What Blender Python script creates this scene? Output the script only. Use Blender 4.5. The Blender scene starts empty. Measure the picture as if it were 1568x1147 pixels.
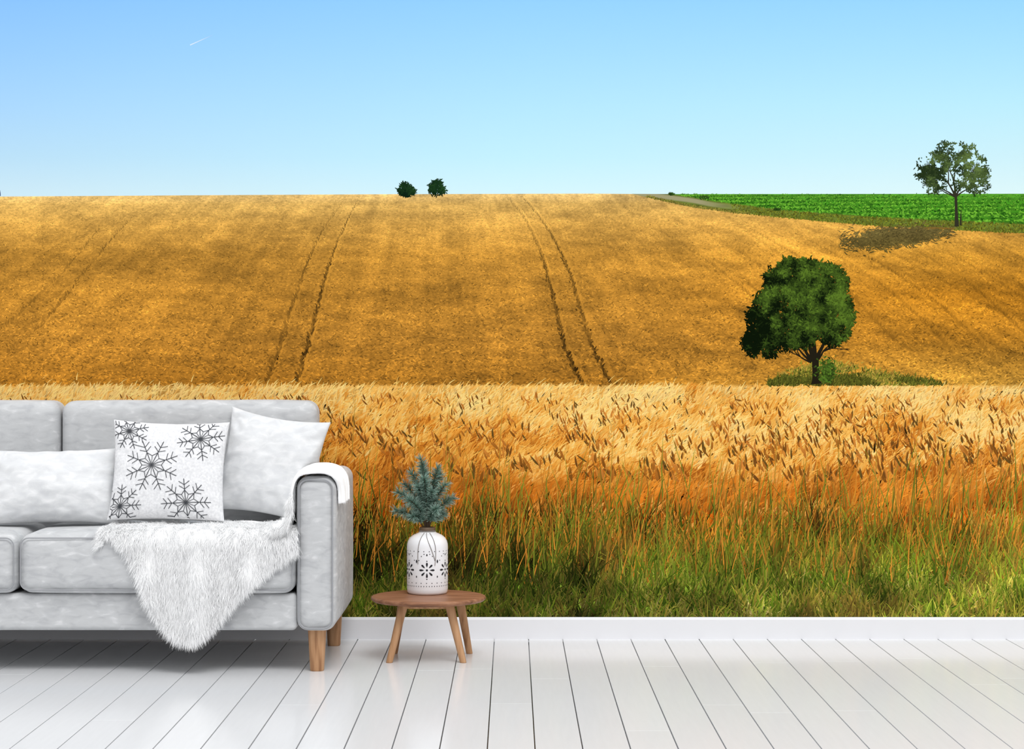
import bpy, math, numpy as np
from mathutils import Vector, Matrix, Euler
rng=np.random.default_rng(7)
scene=bpy.context.scene
scene.view_settings.view_transform='Standard'
scene.view_settings.look='None'
K=1.04   # brightness of the evenly lit wall

# ------------------------------------------------------------ helpers
def lin(c):
    c=np.asarray(c,dtype=float)/255.0
    return np.where(c<=0.04045,c/12.92,((c+0.055)/1.055)**2.4)
def L4(c):
    v=lin(c); return (float(v[0]),float(v[1]),float(v[2]),1.0)
_tab=rng.random((256,256))
def vnoise(x,y,seed=0):
    x=np.asarray(x,float)+seed*37.17; y=np.asarray(y,float)+seed*91.7
    xi=np.floor(x).astype(int); yi=np.floor(y).astype(int)
    fx=x-xi; fy=y-yi
    fx=fx*fx*(3-2*fx); fy=fy*fy*(3-2*fy)
    a=_tab[xi&255,yi&255]; b=_tab[(xi+1)&255,yi&255]
    c=_tab[xi&255,(yi+1)&255]; d=_tab[(xi+1)&255,(yi+1)&255]
    return (a*(1-fx)+b*fx)*(1-fy)+(c*(1-fx)+d*fx)*fy
def fbm(x,y,seed=0,o=4):
    s=0;a=.5;t=0
    for i in range(o):
        s=s+a*vnoise(np.asarray(x)*2**i,np.asarray(y)*2**i,seed+i); t+=a; a*=.5
    return s/t
def np_mesh(name,V,Q,col=None,mat=None,smooth=False,parent=None):
    V=np.asarray(V,dtype=np.float32).reshape(-1,3); Q=np.asarray(Q,dtype=np.int32)
    me=bpy.data.meshes.new(name)
    me.vertices.add(len(V)); me.vertices.foreach_set('co',V.ravel())
    me.loops.add(Q.size); me.loops.foreach_set('vertex_index',Q.ravel())
    me.polygons.add(len(Q)); me.polygons.foreach_set('loop_start',np.arange(0,Q.size,Q.shape[1],dtype=np.int32))
    me.update(calc_edges=True)
    me.polygons.foreach_set('use_smooth',np.full(len(Q),bool(smooth)))
    if col is not None:
        a=me.color_attributes.new('Col','FLOAT_COLOR','POINT')
        c=np.ones((len(V),4),dtype=np.float32); c[:,:col.shape[1]]=col
        a.data.foreach_set('color',c.ravel())
    ob=bpy.data.objects.new(name,me); scene.collection.objects.link(ob)
    if mat: me.materials.append(mat)
    if parent: ob.parent=parent
    return ob
def grid_quads(nu,nv):
    i=np.arange(nu-1)[:,None]*nv+np.arange(nv-1)[None,:]
    i=i.ravel()
    return np.stack([i,i+nv,i+nv+1,i+1],1)
def empty(name,loc=(0,0,0)):
    e=bpy.data.objects.new(name,None); e.location=loc; e.empty_display_size=.1
    scene.collection.objects.link(e); return e
def join_np(parts):
    Vs=[];Qs=[];Cs=[];n=0
    for p in parts:
        V,Q=p[0],p[1]
        Vs.append(V);Qs.append(Q+n);n+=len(V)
        if len(p)>2: Cs.append(p[2])
    return np.concatenate(Vs),np.concatenate(Qs),(np.concatenate(Cs) if Cs else None)

# ------------------------------------------------------------ materials
def new_mat(name):
    m=bpy.data.materials.new(name); m.use_nodes=True
    nt=m.node_tree; b=nt.nodes['Principled BSDF']; return m,nt,b
def simple(name,c,rough=.6,spec=.3,metal=0):
    m,nt,b=new_mat(name)
    b.inputs['Base Color'].default_value=L4(c); b.inputs['Roughness'].default_value=rough
    b.inputs['Specular IOR Level'].default_value=spec; b.inputs['Metallic'].default_value=metal
    n=nt.nodes.new('ShaderNodeTexNoise'); n.inputs['Scale'].default_value=40
    bp=nt.nodes.new('ShaderNodeBump'); bp.inputs['Strength'].default_value=.04
    nt.links.new(n.outputs[0],bp.inputs['Height']); nt.links.new(bp.outputs[0],b.inputs['Normal'])
    return m
def noise_mat(name,cols,scale=(1,1,1),nscale=10,rough=.8,spec=.2,bump=.2,bscale=300,sheen=0,detail=6,dist=0,rng_=(.3,.7)):
    m,nt,b=new_mat(name)
    tc=nt.nodes.new('ShaderNodeTexCoord'); mp=nt.nodes.new('ShaderNodeMapping'); mp.inputs['Scale'].default_value=scale
    nt.links.new(tc.outputs['Object'],mp.inputs['Vector'])
    n=nt.nodes.new('ShaderNodeTexNoise'); n.inputs['Scale'].default_value=nscale; n.inputs['Detail'].default_value=detail
    n.inputs['Distortion'].default_value=dist
    nt.links.new(mp.outputs[0],n.inputs['Vector'])
    r=nt.nodes.new('ShaderNodeValToRGB'); nt.links.new(n.outputs[0],r.inputs[0])
    e=r.color_ramp.elements
    e[0].position=rng_[0]; e[0].color=L4(cols[0]); e[1].position=rng_[1]; e[1].color=L4(cols[-1])
    for i,c in enumerate(cols[1:-1]):
        x=e.new(rng_[0]+(rng_[1]-rng_[0])*(i+1)/(len(cols)-1)); x.color=L4(c)
    nt.links.new(r.outputs[0],b.inputs['Base Color'])
    b.inputs['Roughness'].default_value=rough; b.inputs['Specular IOR Level'].default_value=spec
    if sheen: b.inputs['Sheen Weight'].default_value=sheen
    n2=nt.nodes.new('ShaderNodeTexNoise'); n2.inputs['Scale'].default_value=bscale; n2.inputs['Detail'].default_value=3
    nt.links.new(mp.outputs[0],n2.inputs['Vector'])
    bp=nt.nodes.new('ShaderNodeBump'); bp.inputs['Strength'].default_value=bump; bp.inputs['Distance'].default_value=.003
    nt.links.new(n2.outputs[0],bp.inputs['Height']); nt.links.new(bp.outputs[0],b.inputs['Normal'])
    return m
velvet=noise_mat('crushed_velvet',[(182,183,185),(193,194,195),(198,199,200),(216,216,217)],scale=(1,1,2.6),nscale=17,rough=.95,spec=.08,bump=.12,bscale=260,dist=.6,rng_=(.34,.72),detail=8)
velvet2=noise_mat('pillow_velvet',[(214,215,217),(222,223,224),(234,234,235)],scale=(1,1,2.0),nscale=20,rough=.95,spec=.08,bump=.15,bscale=300,dist=.6,rng_=(.34,.70),detail=8)
linen=noise_mat('white_linen',[(216,216,218),(240,240,241)],nscale=120,rough=.95,spec=.08,bump=.4,bscale=450)
wood=noise_mat('oak_wood',[(150,108,76),(186,142,104),(200,158,120)],scale=(6,6,.6),nscale=9,rough=.5,bump=.1,bscale=60,rng_=(.3,.7))
wood_top=noise_mat('walnut_wood',[(112,76,56),(148,104,78),(164,120,92)],scale=(.8,7,7),nscale=8,rough=.45,bump=.1,bscale=60)
piping=simple('seam_piping',(156,157,160),.9,.1)
ink=simple('charcoal_print',(66,68,72),.9,.1)
furm=simple('white_fur',(253,253,253),.95,.05)
wallpaint=simple('white_wall_paint',(236,236,238),.8)
trimm=simple('white_trim_paint',(230,230,233),.5)
cer=simple('white_ceramic',(238,238,240),.28,.45)
blk=simple('black_glaze',(34,34,38),.5)
rope=simple('twine',(120,112,104),.9)
neckm=simple('antique_brass',(112,92,74),.45,.4,.3)
bark=simple('fir_bark',(92,72,56),.9)

def vc_mat(name,detail=0.0,rough=1.0,spec=0.0):
    m,nt,b=new_mat(name)
    a=nt.nodes.new('ShaderNodeAttribute'); a.attribute_name='Col'
    out=a.outputs['Color']
    if detail>0:
        tc=nt.nodes.new('ShaderNodeTexCoord'); mp=nt.nodes.new('ShaderNodeMapping'); mp.inputs['Scale'].default_value=(1,1,2.0)
        nt.links.new(tc.outputs['Object'],mp.inputs['Vector'])
        n=nt.nodes.new('ShaderNodeTexNoise'); n.inputs['Scale'].default_value=75; n.inputs['Detail'].default_value=3; n.inputs['Roughness'].default_value=.75
        nt.links.new(mp.outputs[0],n.inputs['Vector'])
        mr=nt.nodes.new('ShaderNodeMapRange'); mr.inputs['From Min'].default_value=.25; mr.inputs['From Max'].default_value=.75
        mr.inputs['To Min'].default_value=1-detail; mr.inputs['To Max'].default_value=1+detail
        nt.links.new(n.outputs[0],mr.inputs['Value'])
        mx=nt.nodes.new('ShaderNodeVectorMath'); mx.operation='SCALE'
        nt.links.new(a.outputs['Color'],mx.inputs[0]); nt.links.new(mr.outputs[0],mx.inputs['Scale'])
        out=mx.outputs[0]
    nt.links.new(out,b.inputs['Base Color'])
    b.inputs['Roughness'].default_value=rough; b.inputs['Specular IOR Level'].default_value=spec
    return m
m_flat=vc_mat('mural_print'); m_tex=vc_mat('mural_print_field',.42)
m_needle=vc_mat('fir_needles',0,.7,.2)

# ------------------------------------------------------------ the flat printed wall mural
S=8.02/3049.0     # mural units -> metres (mural drawn in its own 2-D print units, y down)
HZ=1.1+560*S
def W3(x,y,depth):
    x=np.asarray(x,float); y=np.asarray(y,float)
    return np.stack([(x-784)*S,-np.broadcast_to(depth,x.shape)-.0002,HZ-y*S],-1)
X0,X1=-520,2090
def ramp(y,stops):
    ys=[s[0] for s in stops]
    return np.stack([np.interp(y,ys,[s[1][k] for s in stops]) for k in range(3)],-1)
def crest(x):
    return np.interp(x,[-520,0,300,560,900,968,1000,1060,1130,1250,1360,1460,1568,2090],
                       [303,301,299,297.5,296.5,297,304,317,326,338,347,352,357,385])
def field_col(x,y):
    c=ramp(y,[(296,(250,208,132)),(312,(234,186,100)),(345,(216,163,76)),(390,(198,142,56)),(450,(191,134,50)),(520,(186,129,48)),(590,(174,118,40))])
    r=np.clip((x-950)/500,0,1)[...,None]
    c=c*(1-r)+ramp(y,[(296,(244,200,110)),(345,(222,166,74)),(390,(200,142,50)),(450,(186,124,34)),(520,(188,128,40)),(590,(204,150,58))])*r
    q=(x-663)/np.maximum(y,200.)
    f=(fbm(q*26,y*.004,3)-.5)*.20 + (fbm(x*.006,y*.022,9)-.5)*.32 + (fbm(q*90,y*.012,5)-.5)*.12 + (fbm(x*.02,y*.09,19)-.5)*.26+ (fbm(x*.06,y*.16,29)-.5)*.24
    f+= -.08*np.exp(-((y-(395+.06*x))/26.)**2)*np.clip(1-x/1500,0,1)
    rr=np.clip((x-930)/300,0,1)
    f+= rr*(fbm((x-.0*y)*.004,(y-.30*(x-900))*.05,14)-.5)*.5
    c=c*(1+f[...,None])
    return c
FG=[(560,(232,180,90)),(585,(238,186,98)),(620,(232,170,78)),(660,(212,138,46)),(700,(192,102,24)),(745,(178,82,12)),(790,(152,76,12)),(838,(106,76,16)),(876,(70,80,18)),(960,(54,64,14))]
def gl(x): return (fbm(x*.006,x*.0+2,21)-.5)*60+10*np.clip((900-x)/300,0,1)
def fg_col(x,y):
    off=gl(x); off2=np.where(y>740,off,off*.3)
    c=ramp(y+off2,FG)
    f=(fbm(x*.018,y*.018,31)-.5)*.5
    f+= -.30*np.clip((y-790)/90,0,1)*np.clip((1000-x)/450,0,1)
    return c*(1+f[...,None])
mural=empty('landscape_wall_mural')
def clipc(c): return np.clip(lin(np.clip(c,0,255))/K,0,1)
# sky
gx=np.arange(X0,X1+1,15.); gy=np.linspace(-45,380,50)
XX,YY=np.meshgrid(gx,gy,indexing='ij')
left=ramp(YY,[(0,(142,198,255)),(80,(156,207,255)),(160,(171,216,252)),(240,(188,225,247)),(300,(208,235,246))])
mid=ramp(YY,[(0,(150,210,255)),(80,(165,220,255)),(160,(180,230,255)),(240,(195,239,254)),(300,(214,245,250))])
rig=ramp(YY,[(0,(156,217,252)),(80,(172,227,252)),(160,(189,237,251)),(240,(206,241,249)),(300,(222,246,247))])
a=np.clip(XX/784,0,1)[...,None]; b_=np.clip((XX-784)/784,0,1)[...,None]
C=left*(1-a)+mid*a; C=C*(1-b_)+rig*b_
np_mesh('printed_sky',W3(XX,YY,0.0).reshape(-1,3),grid_quads(len(gx),len(gy)),clipc(C).reshape(-1,3),m_flat,parent=mural)
# vineyard
gx=np.arange(968,X1+1,4.); t=np.linspace(0,1,36)
top=np.interp(gx,[968,1040,1300,2090],[296.8,297.2,297,296])
bot=crest(gx)+3
XX=np.repeat(gx[:,None],len(t),1); YY=top[:,None]+(bot-top)[:,None]*t[None,:]
EX=[968,1030,1060,1090,1200,1330,1460,1568,2090]; EY=[290,298,302,308,322,332,338,343,362]
edge=np.interp(XX,EX,EY)
ingr=np.clip((edge-YY)/1.5,0,1)[...,None]
gcol=ramp(YY,[(296,(84,152,44)),(310,(70,138,34)),(345,(58,118,26))])
gcol=gcol*(1+(fbm(XX*.08,YY*.3,44)-.5)[...,None]*.6)
path=np.clip(2-np.abs(YY-edge-5)/2.4,0,1)[...,None]*np.clip((1150-XX)/80,0,1)[...,None]
strip=np.stack([98+0*XX,112+0*XX,44+0*XX],-1)*(1+(fbm(XX*.05,YY*.3,45)-.5)[...,None]*.7)
strip=strip*(1-path)+np.array([160,154,116])*path
C=gcol*ingr+strip*(1-ingr)
np_mesh('printed_vineyard',W3(XX,YY,.00008).reshape(-1,3),grid_quads(len(gx),len(t)),clipc(C).reshape(-1,3),m_flat,parent=mural)
# far wheat field + foreground under-colour
gx=np.arange(X0,X1+1,3.); t=np.linspace(0,1,300)
cr=crest(gx); XX=np.repeat(gx[:,None],len(t),1); YY=cr[:,None]+(952-cr)[:,None]*t[None,:]
mk=np.clip((YY-(588))/4,0,1)[...,None]
C=field_col(XX,YY)*(1-mk)+fg_col(XX,YY)*mk
np_mesh('printed_wheat_field',W3(XX,YY,.00016).reshape(-1,3),grid_quads(len(gx),len(t)),clipc(C).reshape(-1,3),m_tex,parent=mural)

class Print:
    def __init__(s): s.p=[]
    def strips(s,bx,by,ang,L,Wd,bend,c0,c1,dep,T=(0,.5,1),prof=(1,.8,.1)):
        bx=np.atleast_1d(np.asarray(bx,float)); n=len(bx); f=lambda v:np.broadcast_to(np.asarray(v,float),(n,))
        if np.ndim(dep)==0: dep=dep+np.arange(n)/max(n,1)*6e-5     # never coplanar
        by,ang,L,Wd,bend,dep=map(f,(by,ang,L,Wd,bend,dep))
        c0=np.broadcast_to(np.asarray(c0,float),(n,3)); c1=np.broadcast_to(np.asarray(c1,float),(n,3))
        dx,dy=np.sin(ang),-np.cos(ang); px,py=np.cos(ang),np.sin(ang)
        k=len(T); V=np.zeros((n,2*k,3)); C=np.zeros((n,2*k,3))
        for j,(t,w) in enumerate(zip(T,prof)):
            cx=bx+dx*L*t+px*bend*L*t*t; cy=by+dy*L*t+py*bend*L*t*t
            V[:,2*j]=W3(cx-px*Wd*w/2,cy-py*Wd*w/2,dep); V[:,2*j+1]=W3(cx+px*Wd*w/2,cy+py*Wd*w/2,dep)
            cc=clipc(c0+(c1-c0)*t); C[:,2*j]=cc; C[:,2*j+1]=cc
        q=np.array([[2*j,2*j+1,2*j+3,2*j+2] for j in range(k-1)])
        Q=(q[None]+(np.arange(n)*2*k)[:,None,None]).reshape(-1,4)
        s.p.append((V.reshape(-1,3),Q,C.reshape(-1,3)))
    def build(s,name):
        V,Q,C=join_np(s.p); return np_mesh(name,V,Q,C,m_flat,parent=mural)
U=rng.uniform; N=rng.normal
# ---- far field dabs and tramlines
P=Print()
n=52000
y=301+ (590-301)*U(0,1,n)**.8; x=U(X0,X1,n); ok=y>crest(x)+2; x=x[ok];y=y[ok];n=len(x)
sc=np.interp(y,[300,590],[.4,1.1])
f=np.where(U(0,1,n)<.5,U(.68,.92,n),U(1.06,1.28,n))
c=field_col(x,y)*f[:,None]
P.strips(x,y,np.pi/2+N(0,.6,n),sc*U(2.5,6.5,n),sc*U(1.1,2.4,n),0,c,c,U(.0002,.00024,n),prof=(.3,1,.2))
def tram(pts,w,dark,dens=1.0,seed=0):
    pts=np.array(pts,float)
    yy=np.arange(pts[0,1],pts[-1,1],2.2/dens); m=len(yy)
    co=np.polyfit(pts[:,1],pts[:,0],min(3,len(pts)-1)); xx=np.polyval(co,yy)+(fbm(yy*.03,yy*0,150+seed)-.5)*5
    sc=np.interp(yy,[300,590],[.45,1.2])
    nn=fbm(yy*.035,yy*0,50+seed)
    d=np.clip(dark*(.25+1.4*nn)*np.interp(yy,[300,340,400],[.35,.75,1]),0,.8)
    for k in range(2):
        c=field_col(xx,yy)*(1-d*(U(.4,1.1,m)))[:,None]
        P.strips(xx+N(0,1.3,m)*sc,yy+2,N(.0,.5,m),sc*U(4,7,m),w*sc*U(.5,1.2,m),0,c,c,U(.00025,.0003,m),prof=(.5,1,.4))
    c=field_col(xx,yy)*(1+min(.10,dark*.25))
    P.strips(xx+w*1.6*sc,yy,N(0,.3,m),sc*6,w*sc,0,c,c,U(.00024,.00026,m),prof=(.5,1,.4))
tram([(530,301),(492,355),(466,420),(437,500),(408,584)],3.0,.30,1,1)
tram([(551,301),(524,350),(505,405),(486,470),(453,584)],3.4,.48,1,2)
tram([(775,300),(812,345),(828,390),(846,460),(868,530),(888,584)],3.4,.46,1,3)
tram([(795,300),(840,345),(858,390),(880,450),(906,520),(932,584)],3.4,.48,1,4)
tram([(205,330),(150,390),(100,455),(10,540)],3,.26,1,5)
tram([(150,350),(105,405),(50,460),(-40,540)],3,.22,1,6)
tram([(866,300),(905,320),(960,345),(1040,370)],2.4,.20,1,7)
for i in range(8):
    x0=985+i*80+U(-15,15); y0=crest(x0)+U(14,40)
    tram([(x0,y0),(x0+70,y0+40),(x0+150,y0+100),(x0+220,y0+170)],3,.16,1,10+i)
# vineyard leaves
n=9000
x=U(1000,X1,n); e=np.interp(x,EX,EY)-1; y=297.5+np.maximum(e-297.5,0)*U(0,1,n)
ok=(e>298.5); x=x[ok];y=y[ok];n=len(x)
sc=np.interp(y,[297,340],[.6,1.5]); row=.5+.5*np.sin((y-297)**.85*2.0+x*.016)
g=np.clip(.16+.8*row+N(0,.2,n),0,1)[:,None]
c=np.array([26,74,16])*(1-g)+np.array([122,190,56])*g
P.strips(x,y,N(np.pi/2,.7,n),sc*U(2,4.5,n),sc*U(1.2,2.2,n),0,c,c,U(.00025,.0003,n),prof=(.4,1,.3))
# roadside grass strip
n=3500
x=U(1120,X1,n); e=np.interp(x,EX,EY); y=e+1+(crest(x)-e)*U(0,1.05,n)
c=np.array([84,98,34])*U(.6,1.4,n)[:,None]+np.array([20,10,0])
P.strips(x,y,N(.1,.6,n),U(2,4,n),U(1,2,n),0,c,c*1.1,U(.0003,.00034,n))
n=450; x=U(990,1150,n); y=crest(x)-U(-1,2,n); c=np.array([124,118,50])*U(.7,1.3,n)[:,None]
P.strips(x,y,N(.1,.6,n),U(2,3,n),U(1,2,n),0,c,c,U(.0003,.00036,n))
for (bx,by,r) in [(1078,303,5),(1190,321,3.8),(1028,297.5,3)]:
    m=60; th=U(0,6.28,m); rr=np.sqrt(U(0,1,m))*r
    c=np.array([44,70,26])*U(.6,1.4,m)[:,None]
    P.strips(bx+np.cos(th)*rr*1.4,by+np.sin(th)*rr*.6,N(0,.9,m),2.4,1.4,0,c,c,U(.00036,.00042,m))
# contrail
P.strips([291],[69],math.radians(66),[38],[1.6],0,(222,238,255),(176,214,250),.0002,prof=(1,.9,.2))
# shadow of the far tree printed on the field
m=4200; tt=np.clip(N(.5,.25,m),-.1,1.1); cx=1304+tt*134; cy=370-tt*14
hw=N(0,7,m)*(1.15-.4*tt)
cc=field_col(cx,cy+hw)*(np.array([.44,.52,.66])[None]*U(.85,1.25,m)[:,None])
P.strips(cx+N(0,5,m),cy+hw,np.pi/2+N(0,.5,m),U(4,8,m),U(1.0,2.0,m),0,cc,cc,U(.0003,.00036,m),prof=(.3,1,.2))
P.strips([1462]*5,[350]*5,np.pi/2+np.pi+N(0.03,.05,5),U(30,60,5),1.6,0,(130,100,42),(130,100,42),.00033)
P.build('printed_field_texture')

# ---- printed trees
T_=Print()
def branch(x,y,ang,L,w,dep,c,d=.00050):
    if dep<0 or L<3: return
    b=U(-.25,.25)
    T_.strips([x],[y],[ang],[L],[w],[b],c,c,d+U(0,.00006),T=(0,.33,.66,1),prof=(1,.86,.74,.62))
    ex=x+math.sin(ang)*L+math.cos(ang)*b*L; ey=y-math.cos(ang)*L+math.sin(ang)*b*L
    for k in range(2 if U()<.6 else 3):
        branch(ex,ey,ang+b+U(-.62,.62),L*U(.62,.85),w*.62,dep-1,c,d)
def crown(blobs,n,ls,dark,light,thr,ns,d0,seed,gain=1.0,bias=.32):
    tot=np.array([b[2]*b[3] for b in blobs],float); tot/=tot.sum()
    X=[];Y=[];SH=[]
    xs=[b[0] for b in blobs]; ys=[b[1] for b in blobs]
    mx=(min(xs)+max(xs))/2; my=(min(ys)+max(ys))/2; R=max(max(xs)-min(xs),max(ys)-min(ys))/2+20
    for (cx,cy,rx,ry),p in zip(blobs,tot):
        m=int(n*p); th=U(0,6.283,m)
        k=.82+.40*vnoise(np.cos(th)*4.5+cx,np.sin(th)*4.5+cy,seed)
        r=U(0,1,m)**.5*(k+np.abs(N(0,.09,m)))
        x=cx+np.cos(th)*r*rx; y=cy+np.sin(th)*r*ry
        X.append(x);Y.append(y); SH.append(.55*((x-cx)/rx*.6-(y-cy)/ry*.8))
    X=np.concatenate(X);Y=np.concatenate(Y);SH=np.concatenate(SH)
    keep=fbm(X*ns,Y*ns,seed)>thr; X,Y,SH=X[keep],Y[keep],SH[keep]; m=len(X)
    v=np.clip(bias+.35*SH+.34*((X-mx)/R*.6-(Y-my)/R*.6)+(fbm(X*.07,Y*.07,seed+4)-.5)*1.7+N(0,.16,m),0,1)[:,None]*gain
    o=np.argsort(v[:,0]+N(0,.2,m)); X,Y,v=X[o],Y[o],v[o]
    c=np.array(dark)*(1-v)+np.array(light)*v
    T_.strips(X,Y,U(0,6.28,m),U(.7,1.4,m)*ls,U(.35,.6,m)*ls,0,c,c,d0+np.arange(m)/m*.0003,prof=(.3,1,.1))
# near tree mound
m=5600; x=1180+N(.42,.27,m)*250; x=x[(x>1176)&(x<1450)]; m=len(x); top=np.interp(x,[1176,1205,1240,1275,1310,1345,1400,1450],[587,568,554,550,559,569,578,587]); 
y=top+np.maximum(587-top,0)*U(0,1,m)**.8+N(0,3.5,m)
msk=(fbm(x*.035,y*.14,33)+.22*np.clip((1330-x)/70,0,1)+.16*np.clip((y-572)/8,0,1)+N(0,.08,m)>.50)&(y<588)
x,y=x[msk],y[msk]; m=len(x)
dkz=fbm(x*.02,y*.09,34)+.14*np.clip((y-566)/10,-1,1)+N(0,.05,m)>.53
cc=np.where((U(0,1,m)<.5)[:,None],[130,128,44],[172,146,60])*U(.7,1.15,m)[:,None]
cc=np.where(dkz[:,None],np.array([84,86,30])*U(.7,1.25,m)[:,None],cc)
T_.strips(x,y+3,N(.5,.75,m),U(3,8,m),U(1.2,2.4,m),.1,cc,cc*1.12,.0004+(y-540)/50*.00008+U(0,.00001,m))
bk=(34,30,20)
T_.strips([1250],[588],[-.08],[44],[13],[.05],bk,bk,.00055,T=(0,.12,.35,.7,1),prof=(1.3,.95,.8,.8,.9))
for a_,l_,w_ in [(-.75,27,6),(-.3,30,8),(.05,30,8),(.45,28,7),(-1.0,26,4),(-1.25,18,3),(.8,18,4)]:
    branch(1247+a_*4,550+abs(a_)*4,a_,l_,w_,4,bk)
nb=[(1215,430,38,30),(1254,430,32,28),(1232,464,54,38),(1184,470,31,29),(1274,466,28,34),(1166,518,24,22),(1198,508,36,25),(1246,498,30,22),(1284,498,19,20),(1190,438,17,19),(1152,530,13,13),(1236,407,15,10),(1208,406,12,9),(1291,430,8,12),(1158,486,14,13),(1294,478,13,15),(1268,412,12,9),(1222,522,24,10),(1276,519,14,10),(1180,543,9,5),(1145,520,8,8),(1300,490,8,7),(1175,455,10,9)]
crown(nb,18000,5.2,(12,22,8),(96,126,40),.25,.06,.0006,60,.95,.22)
m=320;xx=1266+N(0,6,m);yy=572+N(0,10,m);ok=yy<584; xx,yy=xx[ok],yy[ok]; cc=np.array([72,100,32])*U(.6,1.3,len(xx))[:,None]
T_.strips(xx,yy,U(0,6,len(xx)),5,2.6,0,cc,cc,U(.00092,.001,len(xx)))
# far tree
bk=(52,50,38)
T_.strips([1465],[347],[-.03],[48],[5.5],[0],bk,bk,.0005,prof=(1.2,.8,.7))
T_.strips([1471],[345],[.02],[26],[2.6],[0],bk,bk,.0005)
for a_,l_,w_ in [(-.8,20,2.6),(-.35,24,3.2),(0,24,3.4),(.4,22,3),(.8,20,2.4),(-1.1,18,2)]:
    branch(1463,302,a_,l_,w_,4,bk)
fb=[(1462,240,30,20),(1432,254,23,19),(1494,256,19,21),(1458,268,40,21),(1420,268,16,16),(1428,288,13,8),(1494,286,17,10),(1503,272,11,16),(1478,228,14,9)]
crown(fb,5800,3.6,(36,50,26),(100,122,64),.45,.16,.0006,80)
# horizon trees
for bl in ([(622,292,11,8),(620,286,7,6),(630,293,6,5),(615,294,5,4)],[(669,290,11,8),(667,283,9,6),(672,279,5,4),(678,292,6,4),(661,290,5,7)]):
    crown(bl,700,3.2,(14,36,20),(40,74,36),.0,.1,.0006,90)
T_.strips([0],[300],[0],[9],[2],0,(60,80,110),(60,80,110),.0005)
T_.build('printed_trees')

# ---- foreground wheat and grass
F=Print()
def order(y): return .0004+ (y-580)/380*.0006
# stalks (orange-red zone)
n=27000
x=U(X0,X1,n); y=U(690,895,n); 
pal=np.array([[212,112,24],[190,82,12],[234,150,52],[158,62,8],[222,126,34],[138,54,8],[178,74,12]],float)
pt=.55+.9*fbm(x*.02,y*.02,71)
c=pal[rng.integers(0,7,n)]*(U(.8,1.12,n)*pt)[:,None]
g=np.clip((y+gl(x)-838)/60,0,1)[:,None]*np.array([.75]); gc=np.array([110,106,26])*U(.5,1.3,n)[:,None]
c=c*(1-g)+gc*g
F.strips(x,y,N(.06,.19,n),U(24,64,n),U(1.6,3.6,n),N(.05,.12,n),c*.76,c*1.06,order(y)-.00012)
# wheat heads, row after row
n=25000
y=586+ 176*U(0,1,n)**1.0; x=U(X0,X1,n)+0; 
edge=585+ (fbm(x*.03,0*x,77)-.5)*10+np.interp(x,[0,1100,1568],[0,0,6])
y=np.maximum(y,edge+4)
sc=np.interp(y,[586,640,760],[.5,.92,1.2])
patch=fbm(x*.017,y*.038,35)
pal=np.array([[251,208,126],[246,190,100],[238,174,80],[226,152,58],[206,126,40],[174,98,30],[144,80,24]],float)
k=np.clip((np.interp(y,[586,620,660,700,760],[.5,1.3,2.1,3.1,4.3])+(.5-patch)*7.0+N(0,1.0,n)),0,6).astype(int)
c=pal[k]
fade=np.clip((y-712)/60,0,1)[:,None]; c=c*(1-fade)+np.array([206,112,28])*fade*(U(.7,1.1,n)*(.6+.8*patch))[:,None]
ang=N(.58,.28,n)
F.strips(x,y+22*sc,ang-.25,28*sc*U(.8,1.2,n),U(2.8,6.2,n)*sc,.18,c*.82,c*1.04,order(y+8),T=(0,.3,.7,1),prof=(.3,.8,1,.1))
# awns
n2=17000; idx=rng.integers(0,n,n2)
F.strips(x[idx]+N(4,5,n2),y[idx]+N(8,6,n2),N(.75,.35,n2),U(14,30,n2)*sc[idx],U(.8,1.6,n2),.15,np.minimum(c[idx]*1.02,255),np.minimum(c[idx]*1.12+4,255),order(y[idx]+12))
# dark / ripe heads
n=5200; y=610+130*U(0,1,n); x=U(X0,X1,n); sc=np.interp(y,[620,740],[.55,1.1])
pal=np.array([[150,92,34],[120,74,26],[170,106,44],[102,64,26],[186,118,48],[92,68,30]],float); c=pal[rng.integers(0,6,n)]
ok=fbm(x*.026,y*.04,12)>.46; mm=ok.sum()
F.strips(x[ok],y[ok],N(-.45,.3,mm),U(12,22,mm)*sc[ok],U(2.4,4.8,mm)*sc[ok],.1,c[ok],c[ok]*1.2,order(y[ok]+20),T=(0,.3,.7,1),prof=(.3,1,.85,.1))
# pale clumps of beards over the orange zone
n=4800; y=690+120*U(0,1,n)**1.2; x=U(X0,X1,n); ok=fbm(x*.02,y*.03,73)>.49; x,y=x[ok],y[ok]; n=len(x)
F.strips(x,y+20,N(.45,.35,n),U(18,30,n),U(2,4.2,n),.1,(208,120,40),(238,172,88),order(y+6),prof=(.3,1,.1))
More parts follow.
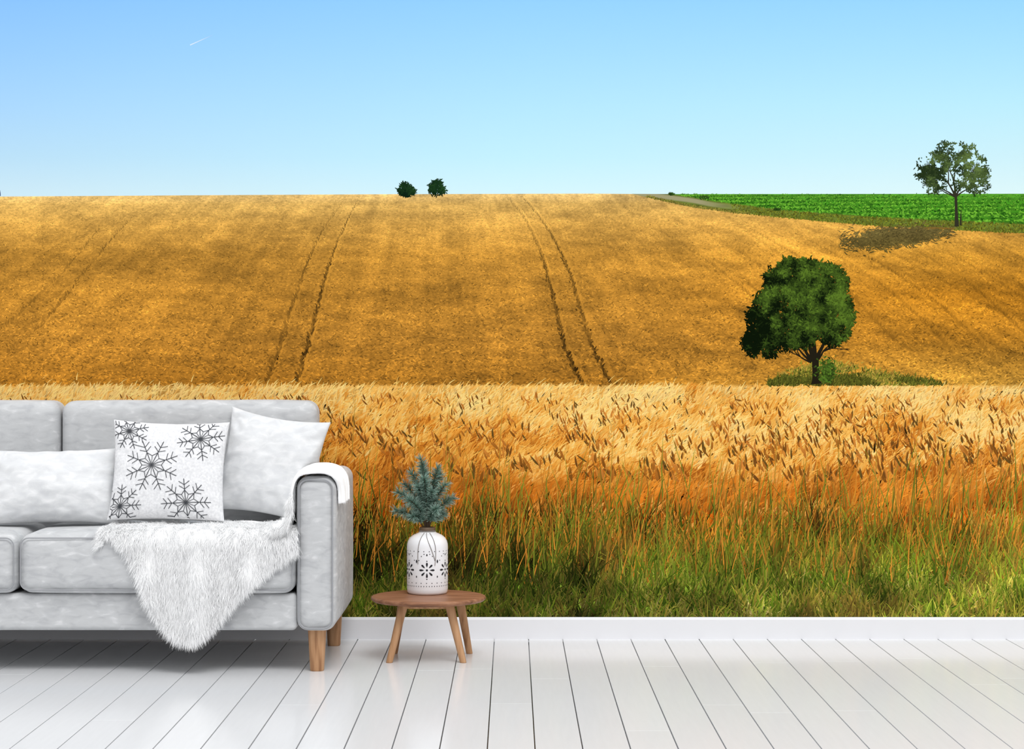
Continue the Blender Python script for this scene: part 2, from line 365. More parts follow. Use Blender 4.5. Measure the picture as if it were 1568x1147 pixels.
# long thin stems through everything
n=2600; x=U(X0,X1,n); y=U(770,910,n)
c=np.array([214,138,50])*U(.75,1.15,n)[:,None]; gg=(U(0,1,n)<.5)[:,None]; c=np.where(gg,np.array([124,130,42])*U(.7,1.25,n)[:,None],c)
F.strips(x,y,N(.05,.18,n),U(50,120,n),U(1.2,2.2,n),N(.03,.08,n),c*.8,c*1.05,order(y))
def grass(n,ya,yb,La,Lb,pal,f0,wa,wb,sd=.45,pw=1,dd=0,dkw=.36):
    y=ya+(yb-ya)*U(0,1,n)**pw; x=U(X0,X1,n); y=y-gl(x)*np.clip((930-y)/60,0,1)
    pal=np.array(pal,float); c=pal[rng.integers(0,len(pal),n)]
    pt=fbm(x*.011,y*.02,66); pt2=fbm(x*.03,y*.045,67); dk=dkw*np.clip((1050-x)/500,0,1)
    v=(-.10+1.15*pt+.90*pt2-dk)*U(.8,1.2,n)
    br=(1+.14*np.clip((x-900)/500,0,1))
    dry=np.clip((fbm(x*.016,y*.03,95)-.52)*5,0,1)[:,None]*.6
    c=c*(1-dry)+np.array([164,122,54])*dry
    red=(np.clip((895-y)/60,0,1)*.55*(U(0,1,n)<.6))[:,None]
    c=c*(1-red)+np.array([176,100,28])*red
    c=c*(np.maximum(v,.2)*f0*br)[:,None]
    F.strips(x,y,N(.12,sd,n),U(La,Lb,n),U(wa,wb,n),N(0,.3,n),c*.62,c*1.15,order(y)+dd,T=(0,.4,.75,1),prof=(1,.9,.6,.1))
grass(5000,810,905,28,58,[[138,124,38],[120,120,32],[180,118,40],[104,112,28],[96,110,30]],.95,1.8,3.2,.3)
grass(12500,862,955,20,48,[[108,124,34],[124,136,40],[88,110,26],[150,144,54],[70,94,22],[140,124,48]],.98,1.8,3.8,.55)
grass(10000,895,985,16,36,[[128,142,46],[106,124,34],[156,150,62],[146,134,58],[86,104,30]],.98,1.6,3.4,.7)
grass(2800,875,960,14,34,[[186,174,98],[168,162,74],[200,176,108]],.92,.9,1.8,.85)
grass(2400,830,915,36,76,[[108,126,36],[88,110,26]],.95,1.6,2.8,.25)
# broad-leaved weeds in the verge
n=900; x=U(X0,X1,n); y=U(860,945,n); ok=fbm(x*.02,y*.05,97)>.52; x,y=x[ok],y[ok]; n=len(x)
c=np.array([124,150,48])*U(.6,1.25,n)[:,None]
F.strips(x,y,U(-1.3,1.3,n),U(8,18,n),U(4,7,n),U(-.2,.2,n),c*.7,c,order(y+6),T=(0,.35,.7,1),prof=(.2,1,.8,.1))
# a few tall grass ears that stand above the crop
for (x_,y0,y1) in [(686,760,588),(545,700,592),(1345,760,600),(1192,740,640),(1500,760,618),(940,760,640),(1090,770,622),(770,720,600),(640,720,600),(1440,790,640)]:
    F.strips([x_-6],[y0],[.04],[y0-y1],[1.3],[.02],(170,130,50),(190,150,60),.00105)
    for q in range(7): F.strips([x_-6+2+U(-1,2)],[y1+6+q*5],[U(-.7,.7)],[8],[1.6],0,(206,160,80),(230,190,110),.00106+q*.00001)
F.build('printed_foreground_wheat')

# ------------------------------------------------------------ room shell
def rbox(name,lo,hi,r,mat,parent=None,n=10,puff=(0,0,0),wr=0,seed=0):
    lo=np.array(lo,float);hi=np.array(hi,float);c=(lo+hi)/2;h=(hi-lo)/2; r=min(r,h.min()*.98)
    parts=[]
    def axis(hh):
        a=np.concatenate([-hh+ (1-np.cos(np.linspace(0,np.pi/2,7)))*r*1.0, np.linspace(-hh+r,hh-r,n+1)[1:-1], hh-(1-np.cos(np.linspace(np.pi/2,0,7)))*r]); return a
    for ax in range(3):
        u,v=[k for k in range(3) if k!=ax]
        for sg in (-1,1):
            A,B=np.meshgrid(axis(h[u]),axis(h[v]),indexing='ij')
            p=np.zeros(A.shape+(3,)); p[...,u]=A;p[...,v]=B;p[...,ax]=sg*h[ax]
            q=np.clip(p,-(h-r),h-r); d=p-q; l=np.linalg.norm(d,axis=-1,keepdims=True); l[l==0]=1
            o=q+d/l*r
            un=o/h
            for k,pf in enumerate(puff):
                if pf:
                    k1,k2=[j for j in range(3) if j!=k]
                    w=np.clip(1-un[...,k1]**2,0,1)*np.clip(1-un[...,k2]**2,0,1)
                    o[...,k]+=un[...,k]*pf*w**.6
            if wr:
                g=c+o
                o[...,2]+= wr*(fbm(g[...,0]*5,g[...,1]*6+g[...,2]*4,seed,2)-.5)*2
                o[...,1]+= wr*(fbm(g[...,0]*4,g[...,2]*6+3,seed+5,2)-.5)*2
            Q=grid_quads(*A.shape)
            parts.append(((c+o).reshape(-1,3),Q))
    V,Q,_=join_np(parts)
    ob=np_mesh(name,V,Q,None,mat,True,parent)
    import bmesh
    bm=bmesh.new(); bm.from_mesh(ob.data); bmesh.ops.remove_doubles(bm,verts=bm.verts,dist=1e-5); bmesh.ops.recalc_face_normals(bm,faces=bm.faces); bm.to_mesh(ob.data); bm.free()
    return ob
rbox('wall_back',(-3.48,.0,0),(3.44,.12,2.69),.004,wallpaint,n=4)
prof=[(0,0),(-.014,0),(-.014,.078),(-.011,.085),(-.006,.0875),(0,.0875)]
V=[];Q=[]
for i,xx in enumerate((-3.48,3.44)):
    for (py_,pz_) in prof: V.append((xx,py_,pz_))
k=len(prof)
Q=[[j,(j+1)%k,(j+1)%k+k,j+k] for j in range(k)]
np_mesh('baseboard_back',V,Q,None,trimm)
# plank floor
fm,nt,b=new_mat('white_lacquered_planks')
a=nt.nodes.new('ShaderNodeAttribute'); a.attribute_name='Col'
tc=nt.nodes.new('ShaderNodeTexCoord'); mp=nt.nodes.new('ShaderNodeMapping'); mp.inputs['Scale'].default_value=(14,1.0,1)
nt.links.new(tc.outputs['Object'],mp.inputs['Vector'])
n_=nt.nodes.new('ShaderNodeTexNoise'); n_.inputs['Scale'].default_value=5; n_.inputs['Detail'].default_value=6
nt.links.new(mp.outputs[0],n_.inputs['Vector'])
mr=nt.nodes.new('ShaderNodeMapRange'); mr.inputs['To Min'].default_value=.96; mr.inputs['To Max'].default_value=1.03
nt.links.new(n_.outputs[0],mr.inputs['Value'])
mx=nt.nodes.new('ShaderNodeVectorMath'); mx.operation='SCALE'
nt.links.new(a.outputs['Color'],mx.inputs[0]); nt.links.new(mr.outputs[0],mx.inputs['Scale'])
nt.links.new(mx.outputs[0],b.inputs['Base Color'])
b.inputs['Roughness'].default_value=.16; b.inputs['Specular IOR Level'].default_value=.14
bp=nt.nodes.new('ShaderNodeBump'); bp.inputs['Strength'].default_value=.05; bp.inputs['Distance'].default_value=.002
nt.links.new(n_.outputs[0],bp.inputs['Height']); nt.links.new(bp.outputs[0],b.inputs['Normal'])
V=[];Q=[];C=[]
def addbox(lo,hi,c,bev=.0012):
    n0=len(V)
    x0,y0,z0=lo;x1,y1,z1=hi
    for z,i in ((z0,0),(z1-bev,0),(z1,bev)):
        for (xx,yy) in ((x0+i,y0+i),(x1-i,y0+i),(x1-i,y1-i),(x0+i,y1-i)): V.append((xx,yy,z)); C.append(c)
    for l in (0,4):
        for j in range(4): Q.append([n0+l+j,n0+l+(j+1)%4,n0+l+4+(j+1)%4,n0+l+4+j])
    Q.append([n0+8,n0+9,n0+10,n0+11])
pw=.1372; xa=-.071-pw*26
while xa<3.6:
    y=-9.4-U(0,2.0)
    while y<-.001:
        l=U(1.8,3.2); y1=min(y+l,0.0)
        if y1>-9.4:
            g=lin(np.array([225,226,228])*U(.992,1.008)); addbox((xa+.0018,max(y,-9.4)+.0004,-.02),(xa+pw-.0018,y1-.0004,0),tuple(g),.0007)
        y=y1
    xa+=pw
n0=len(V)
for p in ((-3.64,-9.4,-.012),(3.66,-9.4,-.012),(3.66,0,-.012),(-3.64,0,-.012)): V.append(p);C.append(tuple(lin((46,48,52))))
Q.append([n0,n0+1,n0+2,n0+3])
np_mesh('floor',V,Q,np.array(C),fm)

# ------------------------------------------------------------ tubes
def tube(name,pts,r,mat,parent=None,cyclic=False,radii=None,res=3):
    cu=bpy.data.curves.new(name,'CURVE'); cu.dimensions='3D'; cu.bevel_depth=r; cu.bevel_resolution=res; cu.use_fill_caps=True
    sp=cu.splines.new('POLY'); sp.points.add(len(pts)-1)
    for i,p in enumerate(pts): sp.points[i].co=(*p,1); sp.points[i].radius=radii[i] if radii is not None else 1
    sp.use_cyclic_u=cyclic
    tmp=bpy.data.objects.new(name,cu); scene.collection.objects.link(tmp)
    dg=bpy.context.evaluated_depsgraph_get(); me=bpy.data.meshes.new_from_object(tmp.evaluated_get(dg))
    bpy.data.objects.remove(tmp); me.name=name; me.materials.clear(); me.materials.append(mat)
    me.polygons.foreach_set('use_smooth',np.ones(len(me.polygons),dtype=bool))
    ob=bpy.data.objects.new(name,me); scene.collection.objects.link(ob)
    if parent: ob.parent=parent
    return ob
def rrect(c1,c2,h1,h2,r,n=8):
    out=[]
    for (sx,sy,flip) in ((1,1,0),(-1,1,1),(-1,-1,0),(1,-1,1)):
        for k in range(n+1):
            a=math.radians(90*(n-k)/n if flip else 90*k/n); out.append((c1+sx*(h1-r)+r*math.cos(a)*sx,c2+sy*(h2-r)+r*math.sin(a)*sy))
    return out

# ------------------------------------------------------------ sofa
sofa=empty('sofa')
XR,XI=-.632,-.772; XL,XLI=-2.868,-2.728; XM=-1.766
rbox('base',(XLI,-.885,.15),(XI,-.10,.283),.018,velvet,sofa,n=14,wr=.001)
rbox('back_frame',(XLI+.003,-.24,.16),(XI-.003,-.075,.935),.04,velvet,sofa,n=14,wr=.002)
for nm,(a0,a1) in (('seat_cushion_1',(XM+.003,XI-.003)),('seat_cushion_2',(XLI+.003,XM-.003))):
    rbox(nm,(a0,-.915,.286),(a1,-.36,.498),.045,velvet,sofa,n=22,puff=(.0,.012,.010),wr=.002,seed=int(a0*-10))
for nm,(a0,a1) in (('back_cushion_1',(-1.728,-.748)),('back_cushion_2',(-2.735,-1.734))):
    o=rbox(nm,(a0,-.405,.44),(a1,-.235,.962),.045,velvet,sofa,n=22,puff=(0,.018,.006),wr=.003,seed=int(a0*-10))
for nm,(a0,a1) in (('arm_right',(XI,XR)),('arm_left',(XL,XLI))):
    rbox(nm,(a0,-.905,.15),(a1,-.08,.702),.042,velvet,sofa,n=18,puff=(.006,.004,.004),wr=.002,seed=int(a0*-10))
    c=(a0+a1)/2
    tube(nm+'_piping',[(x,-.9035,z) for x,z in rrect(c,.426,.060,.266,.034)],.003,piping,sofa,True)
for nm,(a0,a1) in (('seat_piping_1',(XM+.012,XI-.012)),('seat_piping_2',(XLI+.012,XM-.012))):
    c=(a0+a1)/2
    tube(nm,[(x,-.9165,z) for x,z in rrect(c,.392,(a1-a0)/2,.093,.03)],.0022,piping,sofa,True)
def leg(name,x,y,zt,rt,rb,lean=(0,0),parent=sofa,mat=wood,square=.75,z0=0.0):
    n=24; V=[];zs=[z0,z0+.004,zt*.5,zt-.002,zt]; rs=[rb*.93,rb,(rb+rt)/2,rt,rt]
    for z,r in zip(zs,rs):
        t=(zt-z)/(zt-z0)
        for k in range(n):
            a=2*math.pi*k/n; ca,sa=math.cos(a),math.sin(a)
            rr=r/((abs(ca)**3+abs(sa)**3)**(1/3.)) if square else r
            V.append((x+lean[0]*t+ca*rr,y+lean[1]*t+sa*rr,z))
    Q=[[l*n+k,l*n+(k+1)%n,(l+1)*n+(k+1)%n,(l+1)*n+k] for l in range(len(zs)-1) for k in range(n)]
    me=bpy.data.meshes.new(name); me.from_pydata(V,[],Q+[list(range(n))[::-1],list(range(4*n,5*n))]); me.materials.append(mat)
    for p in me.polygons: p.use_smooth=len(p.vertices)==4
    ob=bpy.data.objects.new(name,me); scene.collection.objects.link(ob); ob.parent=parent; return ob
for i,(x,y) in enumerate([(-.703,-.835),(-.700,-.19),(-2.797,-.835),(-2.80,-.19)]):
    leg('leg_%d'%(i+1),x,y,.152,.033,.025)

# ------------------------------------------------------------ pillows
def pillow(name,center,w,h,th,tilt,roll,yaw,mat,zmin=.50,ymax=-.405,xmax=None,zx=.72,seed=0,flakes=None,pinch=.07,wr=.006,xmin=None):
    n=64; u=np.sin(np.linspace(-1,1,n)*np.pi/2)
    def surf(u,v,sg,off=0):
        x=w/2*u*(1-pinch*(1-v**2)); z=h/2*v*(1-pinch*(1-u**2))
        t=th/2*(np.clip((1-u**2),0,1)*np.clip((1-v**2),0,1))**.42
        wn=(fbm(u*2.2+3,v*2.2,seed)-.5)*2*wr*3*np.clip(t/(th*.2),0,1)
        wn=wn+ wr*1.4*np.sin(np.arctan2(v,u)*14+fbm(u*3,v*3,seed+3)*6)*np.clip((np.maximum(abs(u),abs(v))-.55)/.45,0,1)*np.clip(t/(th*.2),0,1)
        y=sg*(t+wn*.6+off)
        p=np.stack([x,y,z],-1)
        R=np.array((Matrix.Rotation(yaw,3,'Z')@Matrix.Rotation(-tilt,3,'X')@Matrix.Rotation(roll,3,'Y')))
        p=p@R.T+np.array(center)
        z_=p[...,2]; p[...,2]=np.where(z_<zmin+.02, zmin+.02*np.exp((z_-zmin-.02)/.02), z_)
        p[...,1]=np.minimum(p[...,1],ymax)
        if xmax is not None:
            k=np.clip((zx+.03-p[...,2])/.03,0,1); lim=xmax; ex=np.maximum(p[...,0]-lim,0); p[...,0]-=ex*k
        return p
    A,B=np.meshgrid(u,u,indexing='ij')
    Q=grid_quads(n,n)
    V,Q2,_=join_np([(surf(A,B,-1).reshape(-1,3),Q),(surf(A,B,1).reshape(-1,3),Q[:,::-1])])
    root=empty(name,tuple(center))
    ob=np_mesh('cover',V-np.array(center),Q2,None,mat,True,root)
    import bmesh
    bm=bmesh.new(); bm.from_mesh(ob.data); bmesh.ops.remove_doubles(bm,verts=bm.verts,dist=1e-5); bmesh.ops.recalc_face_normals(bm,faces=bm.faces); bm.to_mesh(ob.data); bm.free()
    if flakes:
        parts=[]
        def line(u0,v0,u1,v1,wd):
            k=9; t=np.linspace(0,1,k); uu=u0+(u1-u0)*t; vv=v0+(v1-v0)*t
            L=math.hypot(u1-u0,v1-v0); nx,ny=-(v1-v0)/L*wd,(u1-u0)/L*wd
            m=(np.abs(uu)<.985)&(np.abs(vv)<.985)
            if m.sum()<2: return
            uu=uu[m];vv=vv[m];k=len(uu)
            a=surf(uu+nx,vv+ny,-1,.0018); b=surf(uu-nx,vv-ny,-1,.0018)
            VV=np.empty((2*k,3)); VV[0::2]=a; VV[1::2]=b
            parts.append((VV,np.array([[2*j,2*j+1,2*j+3,2*j+2] for j in range(k-1)])))
        for (fu,fv,R,rot) in flakes:
            for k in range(8):
                a=rot+k*math.pi/4
                pt=lambda r,aa:(fu+math.cos(aa)*R*r,fv+math.sin(aa)*R*r*1.1)
                line(*pt(0,a),*pt(1,a),.0065)
                for s_ in (-1,1):
                    line(*pt(.52,a),*pt(.36,a+s_*math.pi/8),.0055)
                    line(*pt(.56,a),*pt(.74,a+s_*.30),.0055)
                    line(*pt(.74,a),*pt(.92,a+s_*.24),.0055)
                line(*pt(0.06,a+math.pi/8),*pt(.36,a+math.pi/8),.0045)
        V,Q,_=join_np(parts); np_mesh('snowflake_print',V-np.array(center),Q,None,ink,False,root)
    return root
pillow('throw_pillow',(-1.715,-.59,.648),.52,.30,.19,math.radians(22),math.radians(-1),0,velvet2,seed=5,pinch=.11,wr=.006)
pillow('throw_pillow',(-.912,-.495,.722),.39,.40,.14,math.radians(12),math.radians(9),math.radians(-6),velvet2,xmax=-.790,zx=.70,seed=9,wr=.006,pinch=.10)
pillow('snowflake_pillow',(-1.271,-.645,.709),.430,.385,.13,math.radians(16),math.radians(1.5),math.radians(3),linen,zmin=.52,seed=3,wr=.003,
   flakes=[(-.28,.04,.50,.39),(.56,.62,.42,.2),(.36,-.70,.44,.1),(-.72,.76,.36,.3),(-.80,-.76,.38,.0)])

# ------------------------------------------------------------ fur throw
thr=empty('fur_throw_blanket',(-1.1,-.9,.5)); TO=np.array([-1.1,-.9,.5])
xs_=np.array([-1.465,-1.42,-1.37,-1.325,-1.28,-1.23,-1.185,-1.125,-1.08,-1.02,-.975,-.915,-.85,-.79,-.765])
zb_=np.array([.50,.49,.455,.36,.25,.17,.130,.128,.165,.235,.29,.345,.40,.44,.45])
yb=-.56; rC=.064
def path(X,s):
    X=np.asarray(X,float); s=np.asarray(s,float)
    ys=-.868; zc=.452
    Lf=abs(ys-yb); a=rC*np.pi/2
    ph=np.clip((s-Lf)/rC,0,np.pi/2); dn=np.maximum(s-Lf-a,0)
    y=np.where(s<Lf,yb-s,ys-rC*np.sin(ph)); z=zc+rC*np.cos(ph)-dn
    fold=.014*np.sin(X*34+s*3)+.006*np.sin(X*67+1)
    k=np.clip(dn/.1,0,1)
    y=y-fold*k-.012*k; z=z+ (1-np.clip(ph,0,1))*.004*np.sin(X*30+s*22)
    n=np.stack([.35*k*np.cos(X*34),-np.sin(ph),np.cos(ph)],-1)
    t=np.stack([0*X,-np.cos(ph),-np.sin(ph)],-1)
    return np.stack([X+0*s,y,z],-1),t,n
def Smax(X):
    zb=np.interp(X,xs_,zb_); Lf=.308; 
    return Lf+np.where(zb>.452,rC*np.arccos(np.clip((zb-.452)/rC,0,1)),rC*np.pi/2+(.452-zb))
nu,nv=110,90
uX=np.linspace(-1.465,-.765,nu); A=np.repeat(uX[:,None],nv,1); Sv=Smax(uX)[:,None]*np.linspace(0,1,nv)[None,:]
pv,_,_=path(A,Sv)
ob=np_mesh('fur_base',pv.reshape(-1,3)-TO,grid_quads(nu,nv),None,furm,True,thr)
def strands(Pp,D,L,wd,name,droop=.35):
    n=len(Pp); D=D/np.linalg.norm(D,axis=1,keepdims=True)
    side=np.cross(D,N(0,1,(n,3))+np.array([0,-1.2,0])); side/=np.linalg.norm(side,axis=1,keepdims=True)
    V=np.zeros((n,6,3))
    for j,(t,w) in enumerate(((0,1),(.5,.8),(1,.12))):
        c=Pp+D*(L*t)[:,None]; c[:,2]-=droop*L*t*t
        V[:,2*j]=c-side*wd*w/2; V[:,2*j+1]=c+side*wd*w/2
    q=np.array([[0,1,3,2],[2,3,5,4]]); Q=(q[None]+(np.arange(n)*6)[:,None,None]).reshape(-1,4)
    return np_mesh(name,V.reshape(-1,3)-TO,Q,None,furm,False,thr)
n=44000
X=U(-1.465,-.765,n); sm=Smax(X); s=sm*U(0,1,n)
keep=s>.04; X,s=X[keep],s[keep]; n=len(X)
p,t,nn=path(X,s)
cl=np.stack([vnoise(X*60,s*60,3)-.5,0*X,vnoise(X*60,s*60,5)-.5],-1)*1.6
D=t*.75+nn*.42+cl*.6+N(0,.22,(n,3))
strands(p,D,U(.018,.036,n),.0013,'fur_pile',.5)
n=5200; X=U(-1.47,-.765,n); s=Smax(X)-U(0,.02,n); p,t,nn=path(X,s)
slope=np.interp(X,xs_,np.gradient(zb_,xs_))
out=np.stack([np.sign(slope)*np.minimum(abs(slope),2.)*.35,0*X,0*X],-1)
strands(p,t*1.0+nn*.15+out+N(0,.25,(n,3)),U(.02,.042,n),.0013,'fringe_front',.3)
n=2500; s=U(.05,Smax(np.array([-1.465]))[0]+.05,n); X=np.full(n,-1.465)+U(0,.012,n); p,t,nn=path(X,np.minimum(s,.40))
strands(p,np.stack([-1+0*X,-.3+0*X,.1+0*X],-1)+N(0,.35,(n,3)),U(.02,.04,n),.0013,'fringe_side',.7)
# part that runs up over the arm
ap=np.array([(-.86,.520),(-.81,.524),(-.792,.545),(-.786,.60),(-.786,.66),(-.778,.700),(-.75,.722),(-.70,.727),(-.655,.722),(-.627,.702),(-.617,.67),(-.614,.63),(-.613,.60)])
dd=np.r_[0,np.cumsum(np.hypot(*np.diff(ap,axis=0).T))]; dd/=dd[-1]
def armf(u,v):
    x=np.interp(u,dd,ap[:,0]); z=np.interp(u,dd,ap[:,1])
    sm=[np.interp(np.clip(u+e,0,1),dd,ap[:,0]) for e in (-.03,.03)]; sz=[np.interp(np.clip(u+e,0,1),dd,ap[:,1]) for e in (-.03,.03)]
    x=(x+sm[0]+sm[1])/3; z=(z+sz[0]+sz[1])/3
    yf=np.interp(u,[0,.25,.45,.62,.8,1],[-.925,-.925,-.918,-.912,-.88,-.85])+.006*np.sin(u*30)
    ybk=np.interp(u,[0,.5,.8,1],[-.52,-.56,-.60,-.64])
    y=yf+(ybk-yf)*v
    w=.005*np.sin(v*17+u*5)+.003*np.sin(v*41+u*9)
    tx=sm[1]-sm[0]; tz=sz[1]-sz[0]; l=np.hypot(tx,tz)+1e-9
    nx,nz=-tz/l,tx/l
    r=np.clip((.06-v)/.06,0,1)
    x=x+nx*(w-.010*r**2); z=z+nz*(w-.010*r**2)
    return np.stack([x,y,z],-1),np.stack([nx,0*nx,nz],-1)
u_,v_=np.meshgrid(np.linspace(0,1,90),np.linspace(0,1,50),indexing='ij')
pa,_=armf(u_,v_)
ob=np_mesh('arm_drape',pa.reshape(-1,3)-TO,grid_quads(90,50),None,furm,True,thr)
md=ob.modifiers.new('thickness','SOLIDIFY'); md.thickness=.006; md.offset=1
n=13000; u=U(0,1,n); v=U(0,1,n); p,nn=armf(u,v)
Lh=np.interp(u,[0,.3,.45,1],[.030,.018,.008,.008])*U(.6,1.2,n)
strands(p,nn*.55+np.stack([0*u,-.5+0*u,-.3+0*u],-1)+N(0,.3,(n,3)),Lh,.0011,'arm_pile',.4)
n=3000; u=U(0,.34,n); v=U(0,.05,n); p,nn=armf(u,v)
strands(p,nn*.3+np.stack([-.2+0*u,-.8+0*u,-.6+0*u],-1)+N(0,.3,(n,3)),U(.02,.04,n),.0013,'fringe_arm',.5)

# ------------------------------------------------------------ stool
st=empty('wooden_stool',(-.3145,-.53,0)); 
prof=[(0,.214),(.19,.214),(.207,.2165),(.2145,.222),(.216,.2275),(.2135,.233),(.209,.2345),(.19,.235),(0,.235)]
def lathe(name,prof,mat,parent,n=72,loc=(0,0,0)):
    V=[];Q=[]
    for r,z in prof:
        for k in range(n):
            a=2*math.pi*k/n; V.append((loc[0]+max(r,1e-5)*math.cos(a),loc[1]+max(r,1e-5)*math.sin(a),loc[2]+z))
    for l in range(len(prof)-1):
        for k in range(n): Q.append([l*n+k,l*n+(k+1)%n,(l+1)*n+(k+1)%n,(l+1)*n+k])
    return np_mesh(name,V,Q,None,mat,True,parent)
lathe('top',prof,wood_top,st)
for i,(tx,ty,fx,fy) in enumerate([(-.088,-.10,-.140,-.118),(.082,-.10,.134,-.118),(.115,.085,.152,.115),(-.10,.085,-.135,.12)]):
    leg('leg_%d'%(i+1),tx,ty,.2145,.0175,.0125,(fx-tx,fy-ty),st,wood,0)
tube('stretcher',[(-.095,-.10,.205),(.09,-.10,.205)],.008,wood,st)
tube('stretcher_back',[(-.095,.085,.205),(.105,.085,.205)],.008,wood,st)

# ------------------------------------------------------------ vase
vx,vy,vz=-.3215,-.452,.235
vase=empty('ceramic_vase',(vx,vy,vz))
R=.078
vp=[(0,.001),(.066,0),(.073,.002),(.0765,.008),(.078,.02),(.078,.175),(.0772,.188),(.074,.200),(.067,.212),(.056,.221),(.044,.227),(.034,.231),(.030,.236),(.0290,.243)]
lathe('body',vp,cer,vase,96)
lathe('neck_ring',[(.0285,.238),(.031,.240),(.031,.249),(.029,.252),(.0245,.252),(.0235,.246),(.023,.20)],neckm,vase,64)
parts=[]
vr=np.array([p_[0] for p_ in vp[4:]]); vzz=np.array([p_[1] for p_ in vp[4:]])
def onv(ang,z,off=.0007):
    r=np.interp(z,vzz,vr)+off
    return np.stack([r*np.sin(ang),-r*np.cos(ang),z+0*ang],-1)
def blob(ang,z,ra,rz,rot=0,tear=False):
    k=12; th=np.linspace(0,2*np.pi,k,endpoint=False)
    ex=np.cos(th)*ra; ez=np.sin(th)*rz
    if tear: ex=ex*(1+.5*np.sin(th))*.8
    x=ex*math.cos(rot)-ez*math.sin(rot); z_=ex*math.sin(rot)+ez*math.cos(rot)
    ring=onv(ang+x/R,z+z_)
    V=ring; Q=np.array([[0,1,10,11],[1,2,9,10],[2,3,8,9],[3,4,7,8],[4,5,6,7]])
    parts.append((V,Q))
for f in range(6):
    a0=math.radians(60*f+1); zc=.095
    blob(a0,zc,.004,.004)
    for k in range(8):
        a=k*math.pi/4; rr=.020
        blob(a0+math.sin(a)*rr/R,zc+math.cos(a)*rr,.0042,.0088,-a,True)
        rr=.034 if k%2==0 else .0
        if rr: blob(a0+math.sin(a)*rr/R*.8,zc+math.cos(a)*rr,.0022,.0022)
    for k in (-1,1):
        for q in range(4):
            t_=q/3.; blob(a0+k*math.radians(8+22*t_),.139+.016*math.cos(t_*3.1),.0019,.0019)
    blob(a0+math.radians(30),.128,.003,.006); blob(a0,.152,.0025,.004); blob(a0+math.radians(30),.070,.0022,.004)
for k in range(48):
    a=2*math.pi*k/48
    blob(a,.034,.0014,.0022); 
    if k%2==0: blob(a,.046,.0018,.0018)
    if k%2==1: blob(a,.165,.0018,.0018)
V,Q,_=join_np(parts); np_mesh('cutout_pattern',V,Q,None,blk,False,vase)
def drape(name,a0,z0,a1,z1,sag):
    t=np.linspace(0,1,24); a=a0+(a1-a0)*t**1.3+sag*np.sin(t*3.14); z=z0+(z1-z0)*t
    return tube(name,[tuple(p_) for p_ in onv(a,z,.002)],.0010,rope,vase)
drape('twine_1',-.30,.232,-.42,.118,-.06); drape('twine_2',.30,.232,.40,.112,.1)
drape('twine_3',-.05,.232,.42,.13,.05)
tube('twine_knot',[(.0315*math.cos(a),.0315*math.sin(a),.2365) for a in np.linspace(0,6.28,40)],.0018,rope,vase,True)

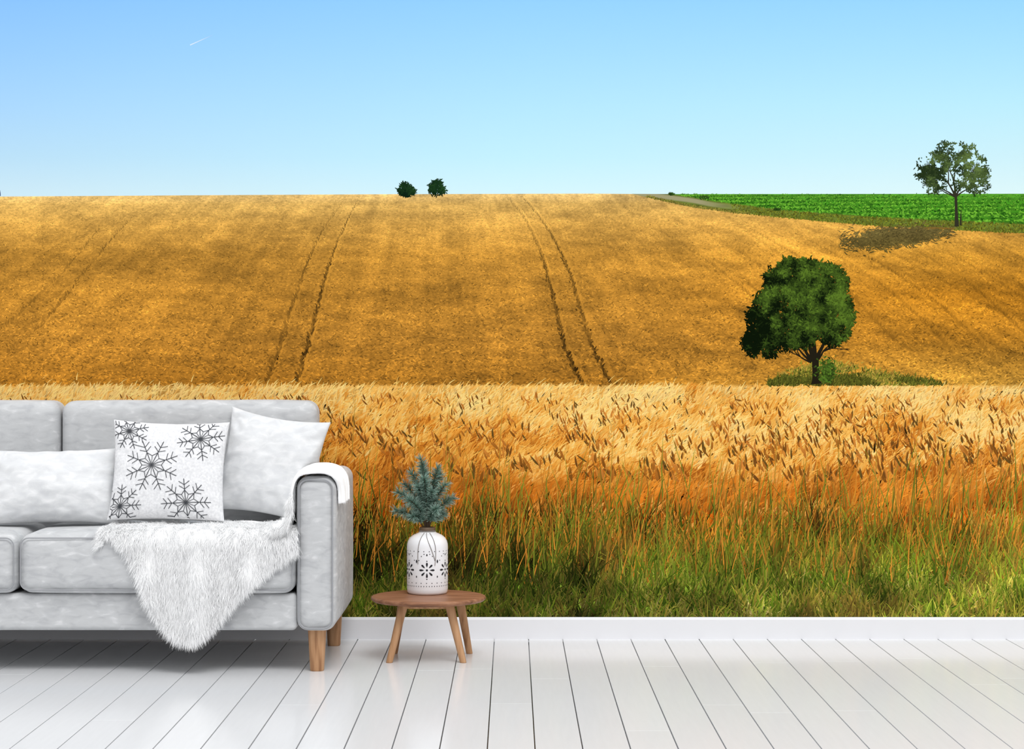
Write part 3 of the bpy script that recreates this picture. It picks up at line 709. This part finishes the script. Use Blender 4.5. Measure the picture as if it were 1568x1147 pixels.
# ------------------------------------------------------------ fir branches
fir=empty('fir_branch',(vx,vy,vz+.25)); 
br=[((-.025,-.005,.262)),((-.060,.01,.205)),((-.112,.0,.135)),((-.118,-.02,.065)),((-.07,-.05,.11)),((.040,-.0,.225)),((.095,.01,.11)),((.070,-.03,.165)),((-.01,-.05,.19)),((.035,-.06,.075)),((-.02,.04,.22)),((-.055,-.04,.045)),((.06,.03,.05)),((.02,-.03,.14)),((-.09,.03,.165)),((.05,.02,.20)),((-.035,-.03,.16))]
parts=[];
tip=lin((180,202,190));base=lin((62,104,86))
for i,e in enumerate(br):
    e=np.array(e); s0=np.array([U(-.006,.006),U(-.006,.006),-.03]); 
    m_=np.array([e[0]*.15,e[1]*.15,max(e[2]*.62,.05)])
    t=np.linspace(0,1,14)[:,None]; pts=(1-t)**2*s0+2*t*(1-t)*m_+t**2*e
    tube('twig_%d'%(i+1),[tuple(p_) for p_ in pts],.0024,bark,fir,radii=list(np.linspace(1.2,.5,14)))
    n=430; tt=U(.36,1.0,n)**.85; 
    P0=np.stack([np.interp(tt,t[:,0],pts[:,k]) for k in range(3)],-1)
    Tn=np.stack([np.interp(tt,t[:,0],np.gradient(pts[:,k])) for k in range(3)],-1); Tn/=np.linalg.norm(Tn,axis=1,keepdims=True)
    rd=N(0,1,(n,3)); rd-=(rd*Tn).sum(1,keepdims=True)*Tn; rd/=np.linalg.norm(rd,axis=1,keepdims=True)
    D=Tn*U(.1,.7,n)[:,None]+rd*1.0+np.where(tt>.95,1.,0)[:,None]*Tn*U(0,1.5,n)[:,None]; D/=np.linalg.norm(D,axis=1,keepdims=True)
    Ln=U(.020,.034,n); side=np.cross(D,rng.normal(size=(n,3))); side/=np.linalg.norm(side,axis=1,keepdims=True)
    V=np.zeros((n,6,3));C=np.zeros((n,6,3)); vb=U(.6,1.4,n)[:,None]
    for j,(tq,w) in enumerate(((0,.8),(.5,1),(1,.25))):
        c=P0+D*(Ln*tq)[:,None]; V[:,2*j]=c-side*.0010*w; V[:,2*j+1]=c+side*.0010*w
        cc=(base*(1-tq*.7)+tip*tq*.7)*vb; C[:,2*j]=cc; C[:,2*j+1]=cc
    q=np.array([[0,1,3,2],[2,3,5,4]]); Q=(q[None]+(np.arange(n)*6)[:,None,None]).reshape(-1,4)
    parts.append((V.reshape(-1,3),Q,C.reshape(-1,3)))
V,Q,C=join_np(parts); np_mesh('needles',V,Q,np.clip(C,0,1),m_needle,False,fir)

# ------------------------------------------------------------ light, world, camera
w=bpy.data.worlds.new('soft_daylight'); scene.world=w; w.use_nodes=True
nt=w.node_tree; bg=nt.nodes['Background']; bg.inputs[1].default_value=1.0
tc=nt.nodes.new('ShaderNodeTexCoord'); sp=nt.nodes.new('ShaderNodeSeparateXYZ'); nt.links.new(tc.outputs['Generated'],sp.inputs[0])
r=nt.nodes.new('ShaderNodeValToRGB'); nt.links.new(sp.outputs['Z'],r.inputs[0])
e=r.color_ramp.elements; e[0].position=0; e[0].color=(.54,.545,.555,1); e[1].position=.9; e[1].color=(1.14,1.15,1.16,1)
nt.links.new(r.outputs[0],bg.inputs[0])
sd=bpy.data.lights.new('modelling_sun','SUN'); sd.energy=1.58; sd.angle=math.radians(28); so=bpy.data.objects.new('modelling_sun',sd)  # soft sun added to model the forms; open room, no window built
scene.collection.objects.link(so)
d=Vector((-.20,.54,-.82)); so.rotation_euler=d.to_track_quat('-Z','Y').to_euler()
cd=bpy.data.cameras.new('camera'); co=bpy.data.objects.new('camera',cd); scene.collection.objects.link(co)
co.location=(0,-8.02,1.1); co.rotation_euler=(math.radians(90),0,0)
cd.sensor_width=36; cd.lens=70.0; cd.shift_y=-13.5/1568; cd.clip_start=.05
scene.camera=co
